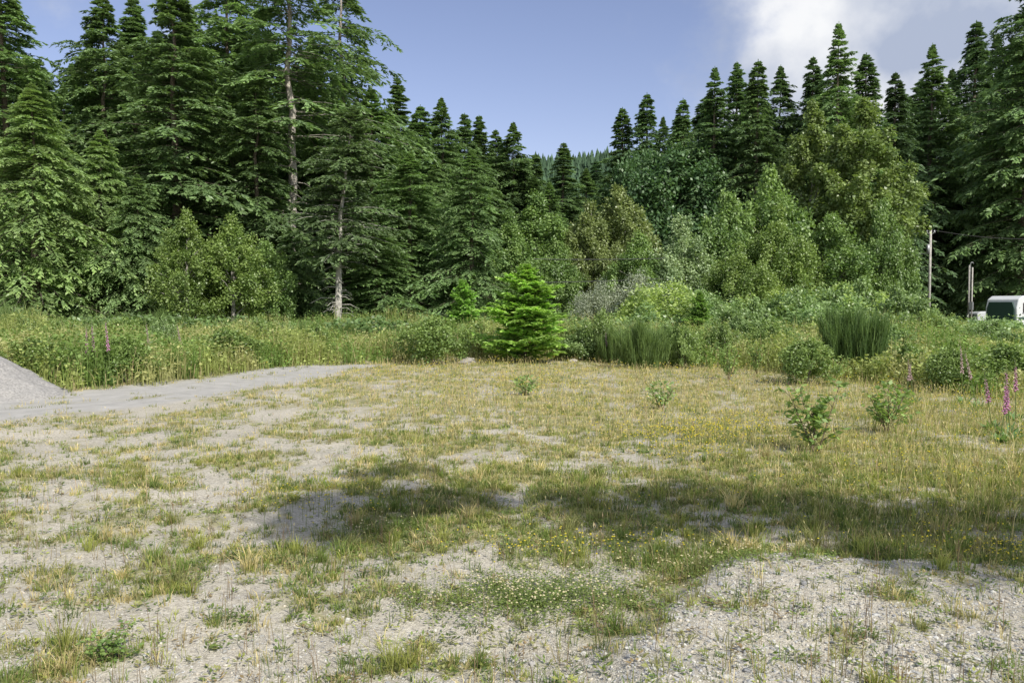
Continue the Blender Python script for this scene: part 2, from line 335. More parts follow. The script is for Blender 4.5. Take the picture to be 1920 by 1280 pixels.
for i,(px,Y,t,w) in enumerate(R_):
    lab='%s dark fir spire from the left on the right hand skyline'%names[i]
    if i==9: lab='tallest dark fir spire on the right hand skyline, below the cloud'
    if i==12: lab='wide dark fir right of the tall olive tree'
    ct(P[[4,5,1,5,0][i%5]] if i!=12 else P[0],px,Y+(16 if i>11 else 0),t,w,lab,mat=M_conD if i%3 else M_con)
ct(P[0],1915,62,-120,290,'huge dark conifer cut by the right edge of the photo',mat=M_con)
ct(P[2],1870,66,200,220,'dense green conifer behind the double post on the right',mat=M_con)
ct(P[1],1700,76,250,210,'shaded fir behind the single utility pole',mat=M_conD)
tp=lambda px: np.interp(px,[-150,0,100,180,300,420,500,600,700,760,850,950,1000,1080,1130,1200,1330,1450,1560,1700,1800,1900,2050],[-20,0,120,70,30,30,60,130,210,245,270,290,325,355,310,260,190,175,165,180,140,50,-20])
for i in range(30):
    px=-120+i*30+rng.uniform(-12,12);Y=rng.uniform(56,72)
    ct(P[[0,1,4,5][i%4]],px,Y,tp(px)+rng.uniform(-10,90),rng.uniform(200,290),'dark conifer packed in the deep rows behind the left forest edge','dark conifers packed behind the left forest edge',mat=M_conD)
for i in range(18):
    px=rng.uniform(800,1180);Y=rng.uniform(95,210)
    ct(P[[0,1,4,5][i%4]],px,Y,rng.uniform(305,385),rng.uniform(105,150),'haze tinted blue green conifer standing far back in the valley gap','conifers far back in the valley gap',mat=M_conB)
for i in range(34):
    px=1140+i*25+rng.uniform(-12,12);Y=rng.uniform(78,96)
    ct(P[[0,1,4,5][i%4]],px,Y,tp(px)+rng.uniform(-15,80),rng.uniform(170,250),'dark conifer packed behind the right hand broadleaf trees','dark conifers packed behind the right hand trees',mat=M_conD)
# ---------------------------------------------------------------- broadleaf
def broad(name,H,R,zb,nc,per,lf,seed,c0,c1,shape=1.,tr=.16,rc=.30,bark=(.3,.28,.25),up=0.,part='crown'):
    r=np.random.default_rng(seed)
    d=nrm(r.normal(0,1,(nc,3)));rad=r.random(nc)**.38*r.uniform(.85,1.2,nc)
    c=d*rad[:,None];t=np.clip((c[:,2]+1)/2,0,1)
    wd=np.where(t>.4,1-((t-.4)/.6)**1.6*.55*shape,.75+.25*t/.4)
    cx=c[:,0]*R*wd*.86;cy=c[:,1]*R*wd*.86;cz=zb+(H-zb)*(.06+.9*t)
    Cn=np.stack([cx,cy,cz],-1);rr=R*rc*r.uniform(.5,1.25,nc)*(1-.4*t)
    dd=nrm(r.normal(0,1,(nc,per,3)));q=r.random((nc,per))**.5*r.uniform(.8,1.3,(nc,per))
    Pp=Cn[:,None]+dd*(rr[:,None]*q)[...,None]*np.array([1,1,1.15])
    Pp[...,2]=np.maximum(Pp[...,2],.02)
    D=dd*.5+r.normal(0,.6,(nc,per,3))+np.array([0,0,-.25+up])
    N=np.array([0,0,.9])+dd*.5+r.normal(0,.4,(nc,per,3))
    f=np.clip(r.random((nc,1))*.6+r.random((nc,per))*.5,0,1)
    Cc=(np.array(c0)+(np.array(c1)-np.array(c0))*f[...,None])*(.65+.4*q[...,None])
    L=lf*r.uniform(.6,1.3,(nc,per))
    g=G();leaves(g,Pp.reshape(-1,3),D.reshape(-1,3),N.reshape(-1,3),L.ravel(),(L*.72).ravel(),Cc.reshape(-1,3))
    crown=g.mesh(name+'_crown',M_leaf)
    g=G();zt=zb+(H-zb)*.75;zz=np.linspace(-.2,zt,9);tx=np.cumsum(r.normal(0,.02*R,9));ty=np.cumsum(r.normal(0,.02*R,9));tx-=tx[0];ty-=ty[0]
    tube(g,np.stack([tx,ty,zz],-1),tr*(1-.85*np.maximum(zz,0)/zt),8,bark)
    for k in range(0,nc,max(1,nc//26)):
        z1=min(max(Cn[k,2]-R*.5,zb*.6),zt*.9);x1=np.interp(z1,zz,tx);y1=np.interp(z1,zz,ty)
        a=np.array([x1,y1,z1]);b=Cn[k];m=(a+b)/2+np.array([0,0,.08*R])
        tube(g,[a,m,b],[tr*.35*(1-.6*z1/H),tr*.2,tr*.05],5,bark)
    return dict(H=H,R=R,parts=[('trunk' if part=='crown' else 'stem',g.mesh(name+'_trunk',M_bark,True)),(part,crown)])
BY=broad('alder',8,3.3,.4,150,190,.14,21,(.09,.145,.038),(.185,.25,.07),rc=.18,shape=1.6)
BY2=broad('alder',8,2.4,.3,130,190,.13,28,(.09,.145,.038),(.185,.25,.07),rc=.2,shape=1.8)
BM=broad('maple',13,4.6,3,90,420,.26,22,(.04,.085,.033),(.085,.15,.058),shape=.8)
BO=broad('olive',9,3.1,.8,130,240,.17,23,(.10,.135,.045),(.20,.24,.09),rc=.22)
BP=broad('pale',7,2.4,.3,80,300,.15,24,(.14,.20,.10),(.27,.34,.18),shape=1.2)
BG=broad('green',8,3.2,.3,130,240,.17,25,(.08,.14,.045),(.18,.26,.08),rc=.22,shape=1.5)
BT=broad('talltree',15,3.6,.8,220,220,.2,26,(.085,.13,.04),(.19,.245,.08),shape=1.4,rc=.17)
BC=broad('cone',9,2.2,.3,110,280,.15,27,(.08,.14,.045),(.18,.26,.08),shape=1.7,rc=.28)
bt=lambda *a,**k: place(a[0],'broadleaf_tree','tree',*a[1:],**k)
bt(BY2,350,35,385,150,'yellow green young alder standing before the dark firs on the left')
bt(BY2,440,36,395,160,'second yellow green alder right beside the first on the left')
bt(BY,400,38,450,230,'low spreading alder at the feet of the two yellow green ones')
bt(BG,500,38,450,140,'darker green low tree overlapping the right side of the alders')
bt(BC,1005,47,362,165,'pale green cone shaped tree left of the valley gap')
bt(BC,955,45,398,120,'slim green tree behind the layered dark hemlock')
bt(BM,1285,60,260,240,'dense round dark green maple below the right skyline')
bt(BM,1205,66,270,170,'smaller dark round maple touching the dense maple on its left')
bt(BO,1165,50,348,180,'olive alder at the right side of the valley gap')
bt(BO,1100,48,378,150,'shorter olive alder nearest the foot of the valley gap')
bt(BG,1195,44,435,150,'low green alder in front of the olive ones')
bt(BP,1275,43,408,140,'pale silvery green small tree between the alders and the bright tree')
bt(BG,1435,46,315,200,'bright yellow green pointed tree in the right middle')
bt(BG,1362,44,360,170,'bright green tree left of the pointed one')
bt(BY,1460,42,385,190,'rounded light green tree in front of the pointed one')
bt(BT,1605,48,180,240,'tall olive green tree dominating the right middle')
bt(BT,1520,52,186,190,'narrower tall olive tree left of the dominating one')
bt(BG,1560,43,400,190,'low green tree at the foot of the tall olive tree')
bt(BG,1655,44,370,130,'green bushy tree left of the single utility pole')
bt(BG,1790,74,280,160,'mid green tree behind the single utility pole, right side')
bt(BY,1385,40,455,180,'low bushy green tree below the bright tree')
bt(BG,1045,46,450,130,'low green tree at the foot of the valley gap')
bt(BO,1880,76,400,150,'shaded green tree above the parked camper')
bt(BG,1830,78,440,130,'low shaded tree behind the double post')
SW=broad('willow',2.6,2.3,.05,90,210,.085,31,(.16,.19,.13),(.29,.32,.24),shape=.5,rc=.24,tr=.03,part='foliage')
SG=broad('shrub',1.6,1.1,.03,80,110,.07,32,(.09,.145,.045),(.20,.27,.08),shape=.9,rc=.22,tr=.02,part='foliage')
SB=broad('thicket',2.2,1.7,.03,100,140,.11,33,(.085,.135,.05),(.21,.29,.11),shape=1.,rc=.22,tr=.02,part='foliage')
sh=lambda *a,**k: place(a[0],'leafy_shrub','shrub',*a[1:],**k)
sh(SW,1205,36,514,190,'large silvery grey willow bush in the middle distance')
sh(SW,1118,37,530,120,'smaller grey green willow bush left of the large silvery one')
sh(SG,1772,70,475,70,'round shrub standing right behind the single utility pole')
sh(SB,1322,33,545,90,'small upright green bush right of the silvery willow')
sh(SB,1690,30,534,170,'wide bramble bush below the single utility pole')
sh(SB,1600,34,522,170,'bramble bush behind the dark broom clump')
sh(SB,1490,33,540,160,'bramble bush below the rounded light green tree')
sh(SB,1400,31,560,140,'low bramble bush between the willow and the broom clump')
sh(SB,1755,26,584,130,'low bramble bush left of the double post')
sh(SB,1660,22,602,140,'mounded bush right of the dark broom clump')
sh(SG,1520,17.6,632,140,'round leafy shrub beside the dark broom clump')
sh(SG,1440,26,600,110,'small leafy shrub left of the round one by the broom')
sh(SG,815,23.5,592,170,'feathery pale green shrub left of the young fir')
sh(SG,755,26,610,100,'small pale shrub left of the feathery one')
sh(SG,900,27,602,100,'low green shrub close behind the young fir')
sh(SG,1283,22.5,610,90,'dark green round shrub right of the centre broom')
sh(SG,420,22,614,170,'leafy green shrub behind the far end of the gravel track')
sh(SG,60,17,630,170,'leafy shrub behind the gravel pile')
sh(SG,235,17.8,628,150,'leafy shrub just beyond the gravel track on the left')
sh(SG,510,26,608,130,'low leafy shrub below the low spreading hemlock')
sh(SG,1880,17,640,170,'leafy bush behind the foxglove clump at the right edge')
sh(SG,1790,16,650,130,'low leafy bush left of the right edge foxgloves')
sh(SG,1705,18,642,120,'low leafy bush behind the lighter sapling')
sh(SB,1850,27,600,150,'bramble bush hiding the wheels of the parked camper')
for i in range(22):
    px=1060+i*38+rng.uniform(-15,15);Y=rng.uniform(24,31);sh([SG,SB][i%2],px,Y,rng.uniform(578,620) if px<1760 else rng.uniform(602,625),rng.uniform(60,130),'leafy bush in the mixed brush belt along the right side of the clearing','bushes in the right brush belt')
for i in range(12):
    px=-20+i*62+rng.uniform(-15,15);Y=rng.uniform(24,32);sh([SG,SB][i%2],px,Y,rng.uniform(588,615),rng.uniform(60,120),'leafy bush in the weedy belt below the left forest','bushes in the left weedy belt')
yt=lambda *a,**k: place(a[0],'young_conifer','young conifer',*a[1:],**k)
yt(P[7],985,24.2,498,178,'bright green young fir standing alone at the meadow edge',mat=M_conL)
yt(P[7],866,33,526,90,'small young fir behind the feathery shrub',mat=M_con)
yt(P[7],1312,30,548,64,'small young fir right of the silvery willow',mat=M_con)
# broom
def broom(seed,n,H,R,c0,c1):
    g=G();r=np.random.default_rng(seed);nb=40
    ba=r.random(nb)*6.28;b0=r.random(nb)**.5*.5;bl=b0+r.uniform(.0,.42,nb);bh=r.uniform(.42,1.,nb)*(1.05-.5*b0)
    k=r.integers(0,nb,n);t=r.random(n)**.7;rad=(b0[k]+(bl[k]-b0[k])*t)*R
    Pp=np.stack([np.cos(ba[k])*rad,np.sin(ba[k])*rad,bh[k]*H*.75*t],-1)+r.normal(0,.05,(n,3))*np.array([1,1,.5]);Pp[:,2]=np.maximum(Pp[:,2],0)
    h=H*r.uniform(.12,.32,n);f=r.random((n,1));Cc=np.array(c0)+(np.array(c1)-np.array(c0))*f
    blades(g,Pp,h,np.full(n,.014),ba[k]+r.normal(0,.9,n),r.uniform(.0,.55,n)+.05,Cc)
    g2=G()
    for k in range(nb): tube(g2,[(math.cos(ba[k])*R*b0[k]*.5,math.sin(ba[k])*R*b0[k]*.5,-.05),(math.cos(ba[k])*R*b0[k],math.sin(ba[k])*R*b0[k],H*.3*bh[k]),(math.cos(ba[k])*R*bl[k],math.sin(ba[k])*R*bl[k],H*.8*bh[k])],[.02,.012,.004],5,(.12,.14,.05))
    return dict(H=H,R=R,parts=[('stem',g2.mesh('broom_stem',M_bark)),('foliage',g.mesh('broom_foliage',M_grass))])
BR=broom(41,9000,1.6,.95,(.07,.13,.045),(.17,.26,.08))
BR2=broom(42,8000,1.5,.95,(.10,.16,.055),(.20,.29,.09))
br=lambda *a,**k: place(a[0],'broom_bush','bush',*a[1:],**k)
br(BR,1598,19.6,545,140,'tall dark broom bush with upright green stems on the right')
br(BR2,1205,22,584,130,'upright green broom bush right of the young fir')
br(BR2,1262,23,596,110,'broom bush touching the right side of the upright one')
br(BR2,1158,24,600,90,'smaller broom bush just left of the upright one')
br(BR2,645,30,598,110,'broom bush beyond the end of the gravel track')
br(BR2,585,30,596,110,'broom bush left of the one beyond the track end')
br(BR2,1090,31,590,110,'broom bush far behind, between young fir and willow')
br(BR2,20,30,555,130,'broom bush at the left edge below the bright conifer')
br(BR2,310,31,566,110,'broom bush among the weeds below the alder')
# ---------------------------------------------------------------- saplings
def sapling(seed,H,R,nb,lf,c0,c1):
    r=np.random.default_rng(seed);g=G();g2=G();Ps=[];Ds=[]
    for s in range(6):
        a0=r.random()*6.28;ln=r.uniform(.2,.75)*R;top=np.array([math.cos(a0)*ln,math.sin(a0)*ln,H*r.uniform(.6,1)])
        tube(g2,[(0,0,-.03),top*np.array([.5,.5,.5]),top],[.009,.006,.002],5,(.16,.13,.08))
        for k in range(nb):
            t=r.uniform(.12,.98);p0=top*np.array([t,t,t]);a=r.random()*6.28;l=R*(.75-.4*t)*r.uniform(.3,1)
            p1=p0+np.array([math.cos(a)*l,math.sin(a)*l,l*.9]);tube(g2,[p0,(p0+p1)/2+np.array([0,0,.01]),p1],[.004,.003,.001],4,(.14,.13,.07))
            for j in range(7):
                u=r.uniform(.2,1);Ps.append(p0+(p1-p0)*u);Ds.append((math.cos(a+r.normal(0,1.2)),math.sin(a+r.normal(0,1.2)),r.normal(.1,.6)))
    Ps=np.array(Ps);Ds=np.array(Ds);n=len(Ps);Cc=np.array(c0)+(np.array(c1)-np.array(c0))*r.random((n,1))
    L=lf*r.uniform(.6,1.2,n);leaves(g,Ps,Ds,np.array([0,-.5,.8])+r.normal(0,.5,(n,3)),L,L*.62,Cc)
    return dict(H=H,R=R,parts=[('stem',g2.mesh('sapling_stem',M_bark)),('foliage',g.mesh('sapling_foliage',M_leaf))])
SA=sapling(51,.85,.40,11,.075,(.10,.165,.05),(.20,.28,.08))
SC=sapling(52,.7,.40,10,.07,(.12,.19,.06),(.23,.32,.10))
sp_=lambda *a,**k: place(a[0],'broadleaf_sapling','sapling',*a[1:],**k)
sp_(SA,1535,8.9,718,165,'knee high dark green sapling standing in the right meadow')
sp_(SC,1670,10.6,715,130,'lighter leafy sapling right of the dark green one')
sp_(SC,1240,13.2,712,75,'small sapling in the middle of the dry meadow')
sp_(SC,1368,18.5,648,55,'thin sapling in the far meadow right of the broom')
sp_(SA,1420,20,640,45,'thin sapling left of the round leafy shrub')
sp_(SA,205,3.75,1185,140,'dark leafy weed at the bottom left corner')
sp_(SC,985,15.5,702,70,'small weed sapling in the meadow below the young fir')
sp_(SA,1055,9.4,838,60,'small leafy weed in the meadow above the shaded band')
sp_(SA,1208,9.2,842,50,'small leafy weed left of the yellow flower patch')
# ---------------------------------------------------------------- foxgloves
M_fx=fol('foxglove_petals',trans=.3,var=.2)
def foxglove(seed,c):
    r=np.random.default_rng(seed);H=1.25;g=G();g2=G();g3=G()
    tube(g2,[(0,0,-.03),(.01,0,.5),(.03,.01,H)],[.009,.007,.002],6,(.16,.22,.08))
    n=34
    for k in range(n):
        t=k/n;z=H*(.5+.48*t);a=k*2.4;l=.05*(1-.72*t);rr=.015*(1-.7*t)
        d=np.array([math.cos(a)*.75,math.sin(a)*.75,-.65]);p0=np.array([.01+.02*t,0,z]);tube(g,[p0,p0+d*l*.4,p0+d*l*.8,p0+d*l],[rr*.35,rr*.8,rr*.9,rr*1.25],7,np.array(c)*r.uniform(.8,1.2) if t<.75 else (.25,.27,.12))
    n=16;a=r.random(n)*6.28;leaves(g3,np.zeros((n,3))+np.array([0,0,.02]),np.stack([np.cos(a),np.sin(a),r.uniform(.2,1.4,n)],-1),np.tile([0,0,1.],(n,1))+r.normal(0,.2,(n,3)),r.uniform(.15,.34,n),r.uniform(.06,.1,n),np.tile([.12,.2,.07],(n,1)))
    return dict(H=H,R=.15,parts=[('stem',g2.mesh('foxglove_stem',M_grass)),('leaves',g3.mesh('foxglove_leaves',M_leaf)),('flowers',g.mesh('foxglove_flowers',M_fx,True))])
FX=foxglove(61,(.48,.22,.40));FP=foxglove(62,(.46,.33,.35))
def fx(p,px,Y,top,lab,grp=None,s=1.):
    w=.25/Y*F*1.1*s;e=place(p,'foxglove','flower',px,Y,top,w,lab,grp);e.rotation_euler[1]=rng.uniform(-.2,.2);e.rotation_euler[0]=rng.uniform(-.15,.15)
for px,Y,t in [(207,17.0,582),(177,17.2,588),(163,17.4,596)]: fx(FX,px,Y,t,'purple foxglove rising from the weeds beyond the gravel track','foxgloves beyond the gravel track',1.)
for px,Y,t in [(283,20,590),(345,21,594)]: fx(FP,px,Y,t,'pale pink foxglove among the weeds below the alder','pale foxgloves below the alder',1.)
for px,Y,t in [(1893,10.5,676),(1880,10,708),(1866,11,692),(1910,12,668),(1902,10.2,700)]: fx(FX,px,Y,t,'purple foxglove in the near clump at the right edge','purple foxgloves at the right edge')
for px,Y,t in [(1700,14.5,664),(1718,14,657)]: fx(FP,px,Y,t,'fading pink foxglove behind the lighter sapling','fading foxgloves behind the sapling',.8)
for px,Y,t in [(1838,13,640),(1812,14,628)]: fx(FP,px,Y,t,'thin pink foxglove in the right weeds left of the edge clump','thin foxgloves in the right weeds',.8)
fx(FP,1140,24,612,'pale foxglove standing between young fir and broom')
fx(FP,1132,24.5,622,'shorter pale foxglove left of its neighbour by the broom')
# ---------------------------------------------------------------- grass (stuff)
def sample(n,y0,y1,p=0.,mg=1.2):
    u=rng.random(n)
    if p==0: Y=y0*(y1/y0)**u
    else: Y=(y0**p+u*(y1**p-y0**p))**(1/p)
    X=rng.uniform(-1,1,n)*(.69*Y+mg);return X,Y
def pick(cols,n,w): 
    k=rng.choice(len(cols),n,p=np.array(w)/sum(w));return np.array(cols)[k]*rng.uniform(.75,1.25,(n,1))
GREEN=(.16,.225,.06);YG=(.29,.32,.09);ST=(.52,.45,.24);OL=(.25,.26,.11);DG=(.10,.15,.045)
g=G()
def tufts(n,y0,y1,nb,rad,h0,h1,w0,wts,p=0.,dens=vegn):
    X,Y=sample(n,y0,y1,p);k=rng.random(n)<dens(X,Y);k&=belt(X,Y)<.7
    X,Y=X[k],Y[k];n=len(X);sz=rng.uniform(.35,1.25,n)
    a=rng.random((n,nb))*6.28;q=np.abs(rng.normal(0,.6,(n,nb)))
    bx=X[:,None]+np.cos(a)*q*rad*sz[:,None];by=Y[:,None]+np.sin(a)*q*rad*sz[:,None]
    h=rng.uniform(h0,h1,(n,nb))*sz[:,None]*(.6+.8*fbm(X*.5,Y*.5,77))[:,None]
    tc=pick([GREEN,YG,ST,OL,DG],n,wts)
    C=tc[:,None]*rng.uniform(.75,1.25,(n,nb,1));C=C.reshape(-1,3)
    bx,by=bx.ravel(),by.ravel();P_=np.stack([bx,by,gz(bx,by)-.005],-1)
    w=w0+.00045*by
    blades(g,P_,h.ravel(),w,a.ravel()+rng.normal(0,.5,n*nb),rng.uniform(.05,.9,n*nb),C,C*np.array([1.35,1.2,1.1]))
inband=lambda X,Y: vegn(X,Y)*ss(-2.8,-1.2,X)*ss(4.7,5.4,Y)*ss(8.6,7.6,Y)
tufts(8500,2.9,11,24,.06,.02,.09,.0024,[3,3,2,2.6,1.1])
tufts(6000,4.6,8.8,22,.07,.03,.10,.0028,[4,1.5,.6,2,2.5],dens=inband)
tufts(650,3.0,9,55,.06,.08,.17,.0026,[3,4,1.4,2,0],dens=lambda X,Y:vegn(X,Y)**1.5)
tufts(26000,7,26,12,.12,.025,.10,.0028,[1.7,3.4,4.2,2.4,.3],p=.5)
tufts(6500,2.9,12,12,.10,.012,.04,.006,[3,2,.9,2.4,1.5])
tufts(4200,2.9,20,9,.04,.02,.10,.0026,[2,2,2,2,1],dens=lambda X,Y:(.5*(1-ss(1.8,1.,pathd(X,Y)))))
X,Y=sample(12000,2.9,13);k=rng.random(12000)<(vegn(X,Y)*.8+.16)*(1-ss(1.8,1.,pathd(X,Y)));X,Y=X[k],Y[k];m=len(X);nl=12
a=rng.random((m,nl))*6.28;sz=rng.uniform(.4,1.3,(m,1));r_=np.abs(rng.normal(0,.035,(m,nl)))*sz;lx=(X[:,None]+np.cos(a)*r_).ravel();ly=(Y[:,None]+np.sin(a)*r_).ravel()
cc=np.repeat(pick([GREEN,OL,DG,(.26,.20,.11),YG],m,[3,3,2,1.4,1.5]),nl,0)*rng.uniform(.75,1.25,(m*nl,1));a=a.ravel()
leaves(g,np.stack([lx,ly,gz(lx,ly)+rng.uniform(.0,.03,m*nl)],-1),np.stack([np.cos(a),np.sin(a),rng.uniform(0,.5,m*nl)],-1),np.array([0,0,1.])+rng.normal(0,.3,(m*nl,3)),rng.uniform(.015,.045,m*nl),rng.uniform(.006,.016,m*nl),cc)
X,Y=sample(1900,3.0,8);k=rng.random(1900)<.25+.5*vegn(X,Y);X,Y=X[k],Y[k];n=len(X);C=pick([(.24,.17,.11),OL,(.30,.24,.14)],n,[2,1,1])
for j in range(3): blades(g,np.stack([X+rng.normal(0,.015,n),Y+rng.normal(0,.015,n),gz(X,Y)],-1),rng.uniform(.08,.26,n),np.full(n,.0035),rng.random(n)*6.28,rng.uniform(0,.35,n),C)
tag(link('grass',g.mesh('grass',M_grass)),'patchy green and straw grass tufts growing over the gravel clearing','grass',kind='stuff')
g=G();n=56000;X,Y=sample(n,4,27,.7)
k=(rng.random(n)<vegn(X,Y)*(.10+.6*ss(-3,3.5,X-np.interp(Y,[3,6,9,14,20],[6,2,0,-3.5,-5]))))&(belt(X,Y)<.85)&(mound(X,Y)<.4);X,Y=X[k],Y[k];n=len(X)
h=rng.uniform(.08,.29,n)*(.5+.9*fbm(X*.4,Y*.4,78))*(.6+.4*ss(4,9,Y));P_=np.stack([X,Y,gz(X,Y)],-1);az=rng.random(n)*6.28;le=rng.uniform(0,.45,n)
C=pick([ST,(.46,.42,.21),(.38,.37,.15),(.43,.31,.21)],n,[4,3,3,1.6]);blades(g,P_,h,.002+.00035*Y,az,le,C,C*1.2)
tip=P_+np.stack([np.cos(az)*le*h,np.sin(az)*le*h,h*(1-.25*le)],-1)
leaves(g,tip-np.array([0,0,.01]),np.stack([np.cos(az)*.5,np.sin(az)*.5,1+0*az],-1),rng.normal(0,1,(n,3)),rng.uniform(.02,.05,n),.004+.0005*Y,C*1.1)
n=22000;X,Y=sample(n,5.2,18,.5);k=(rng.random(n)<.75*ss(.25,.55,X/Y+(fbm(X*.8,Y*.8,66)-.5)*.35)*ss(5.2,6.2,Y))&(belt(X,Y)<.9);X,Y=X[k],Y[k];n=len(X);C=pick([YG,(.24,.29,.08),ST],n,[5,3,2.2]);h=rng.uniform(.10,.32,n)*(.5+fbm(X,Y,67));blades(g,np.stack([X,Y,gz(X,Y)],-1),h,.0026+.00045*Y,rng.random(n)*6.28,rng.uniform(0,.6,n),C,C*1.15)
tag(link('meadow_grass',g.mesh('meadow_grass',M_grass)),'thin dry seeding grass stalks across the sunny meadow','tall grass',kind='stuff')
# weeds belt
g=G();n=60000;X,Y=sample(n,11.5,44,.4,3);k=rng.random(n)<belt(X,Y)**.6;X,Y=X[k],Y[k];n=len(X)
right=ss(.5,.6,X/Y)
hw=(.25+1.0*fbm(X*.35,Y*.35,81)**1.3+.8*(fbm(X*1.3,Y*1.3,82)-.35))*(.25+.75*belt(X,Y))*np.interp(Y,[11,20,30],[.65,1.1,1.35])*(1-.35*right);hw=np.maximum(hw,.15)
P_=np.stack([X,Y,gz(X,Y)],-1);pt=fbm(X*.45,Y*.45,83)[:,None]
base=np.where(pt>.52,np.array([[.17,.26,.07]]),np.array([[.29,.34,.11]]))*rng.uniform(.7,1.3,(n,1))
base=np.where((fbm(X*.9,Y*.9,84)[:,None]>.6),np.array([[.36,.37,.16]]),base)
for j in range(3):
    q=P_+np.stack([rng.normal(0,.05,n),rng.normal(0,.05,n),0*X],-1);C=base*rng.uniform(.8,1.2,(n,1));s=rng.random((n,1))<.12;C=np.where(s,np.array([[.42,.36,.20]]),C)
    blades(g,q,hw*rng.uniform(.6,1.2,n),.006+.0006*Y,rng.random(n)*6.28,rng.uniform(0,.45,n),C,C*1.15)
for j in range(7):
    z=rng.uniform(.2,1,n)*hw;q=P_+np.stack([rng.normal(0,.09,n),rng.normal(0,.09,n),z],-1);a=rng.random(n)*6.28
    leaves(g,q,np.stack([np.cos(a),np.sin(a),rng.normal(.1,.5,n)],-1),np.array([0,0,1.])+rng.normal(0,.4,(n,3)),rng.uniform(.05,.13,n),rng.uniform(.03,.08,n),base*rng.uniform(.75,1.3,(n,1)))
tag(link('weeds',g.mesh('weeds',M_grass)),'tall green weeds and ferns ringing the clearing below the trees','weeds',kind='stuff')
g=G();n=180000;Y=rng.uniform(27,44,n);X=rng.uniform(.06,.64,n)*Y
hb=(.5+3.0*fbm(X*.4,Y*.4,85)**1.5+1.6*(fbm(X*1.1,Y*1.1,86)-.4))*ss(27,32,Y+ (fbm(X*.4,0*X,3)-.5)*6)*ss(.06,.2,X/Y)*(.36+.64*ss(.56,.48,X/Y))
z=np.maximum(hb,0.1)*(1-.5*rng.random(n)**1.8)+rng.exponential(.10,n)*(rng.random(n)<.35);a=rng.random(n)*6.28;cl=fbm(X*1.4,Y*1.4,87)[:,None]
C=(np.array([.085,.14,.05])+(np.array([.24,.33,.12])-np.array([.085,.14,.05]))*np.clip(cl*1.6-.3+rng.normal(0,.2,(n,1)),0,1))
C=C*np.where(fbm(X*.5+7,Y*.5,88)[:,None]>.52,np.array([[1.2,1.12,.85]]),np.array([[.85,.9,.9]]))
leaves(g,np.stack([X,Y,z+gz(X,Y)],-1),np.stack([np.cos(a),np.sin(a),rng.normal(0,.5,n)],-1),np.array([0,-.4,1.])+rng.normal(0,.6,(n,3)),rng.uniform(.07,.2,n),rng.uniform(.04,.12,n),C)
tag(link('brambles',g.mesh('brambles',M_leaf)),'tangled green bramble thicket along the right forest edge','brambles',kind='stuff')
g=G();n=60000;Y=rng.uniform(30,46,n);X=rng.uniform(-.75,.1,n)*Y
hb=(.3+1.5*fbm(X*.35,Y*.35,95));z=hb*(1-.5*rng.random(n));a=rng.random(n)*6.28
C=np.array([.085,.135,.045])*rng.uniform(.5,1.7,(n,1))
leaves(g,np.stack([X,Y,z+gz(X,Y)],-1),np.stack([np.cos(a),np.sin(a),rng.normal(0,.5,n)],-1),np.array([0,-.3,1.])+rng.normal(0,.5,(n,3)),rng.uniform(.1,.25,n),rng.uniform(.07,.13,n),C)
tag(link('undergrowth',g.mesh('undergrowth',M_leaf)),'dim leafy undergrowth at the foot of the left forest','undergrowth',kind='stuff')
# flowers
def dots(g,X,Y,h,r,C):
    n=len(X);z=gz(X,Y)+h;c=np.stack([X,Y,z],-1);o6=np.array([[1,0,0],[0,1,0],[-1,0,0],[0,-1,0],[0,0,.7],[0,0,-.5]])
    V=c[:,None]+o6[None]*r[:,None,None];b=np.arange(n)[:,None,None]*6
    T=np.array([[0,1,4],[1,2,4],[2,3,4],[3,0,4],[1,0,5],[2,1,5],[3,2,5],[0,3,5]])[None]+b
    g.add(V.reshape(-1,3),E4,T.reshape(-1,3),np.repeat(C,6,0))
g=G();n=16000;X,Y=sample(n,3.5,24,.6);d=ss(-1,4,X-np.interp(Y,[4,8,14,20],[1,0,-4,-5]))*vegn(X,Y)*(.1+1.6*(fbm(X*.7,Y*.7,99)-.35))+.35*ss(.35,.55,X/Y);k=(rng.random(n)<d*.6)&(belt(X,Y)<.8)&(mound(X,Y)<.5);X,Y=X[k],Y[k]
cl=[(gx(1320,10),10.0,.55,.3),(gx(1290,8.7),8.7,.35,.3),(gx(600,6.6),6.6,.35,.3),(gx(1880,5.2),5.3,.25,.2),(gx(1080,5.3),5.35,.5,.12),(gx(1380,11),11,.5,.3),(gx(760,19),19,1.5,1.5),(gx(1000,16),16,1.2,1.)]
for i_,(cx,cy,rx,ry) in enumerate(cl): m_=330 if i_==0 else 120;X=np.append(X,rng.normal(cx,rx,m_));Y=np.append(Y,rng.normal(cy,ry,m_))
n=len(X);h=rng.uniform(.08,.26,n)*np.interp(Y,[4,10],[.5,1])
blades(g,np.stack([X,Y,gz(X,Y)],-1),h,np.full(n,.004),rng.random(n)*6,np.zeros(n),np.tile([.18,.24,.06],(n,1)))
dots(g,X,Y,h,.005+.0006*Y,np.array([[.78,.66,.05]])*rng.uniform(.8,1.1,(n,1)))
tag(link('wildflowers',g.mesh('wildflowers',M_fx)),'small yellow wildflowers dotted through the meadow grass','wildflowers',kind='stuff')
g=G();X=[];Y=[]
for cx,cy,rx,ry,m in [(gx(1020,4.55),4.55,.34,.2,300),(gx(1320,5.0),5.0,.3,.08,90),(gx(700,6.0),6.0,.25,.15,50),(gx(940,4.4),4.4,.3,.1,60),(gx(1150,5.4),5.4,.4,.15,50)]:
    X+=list(rng.normal(cx,rx,m));Y+=list(rng.normal(cy,ry,m))
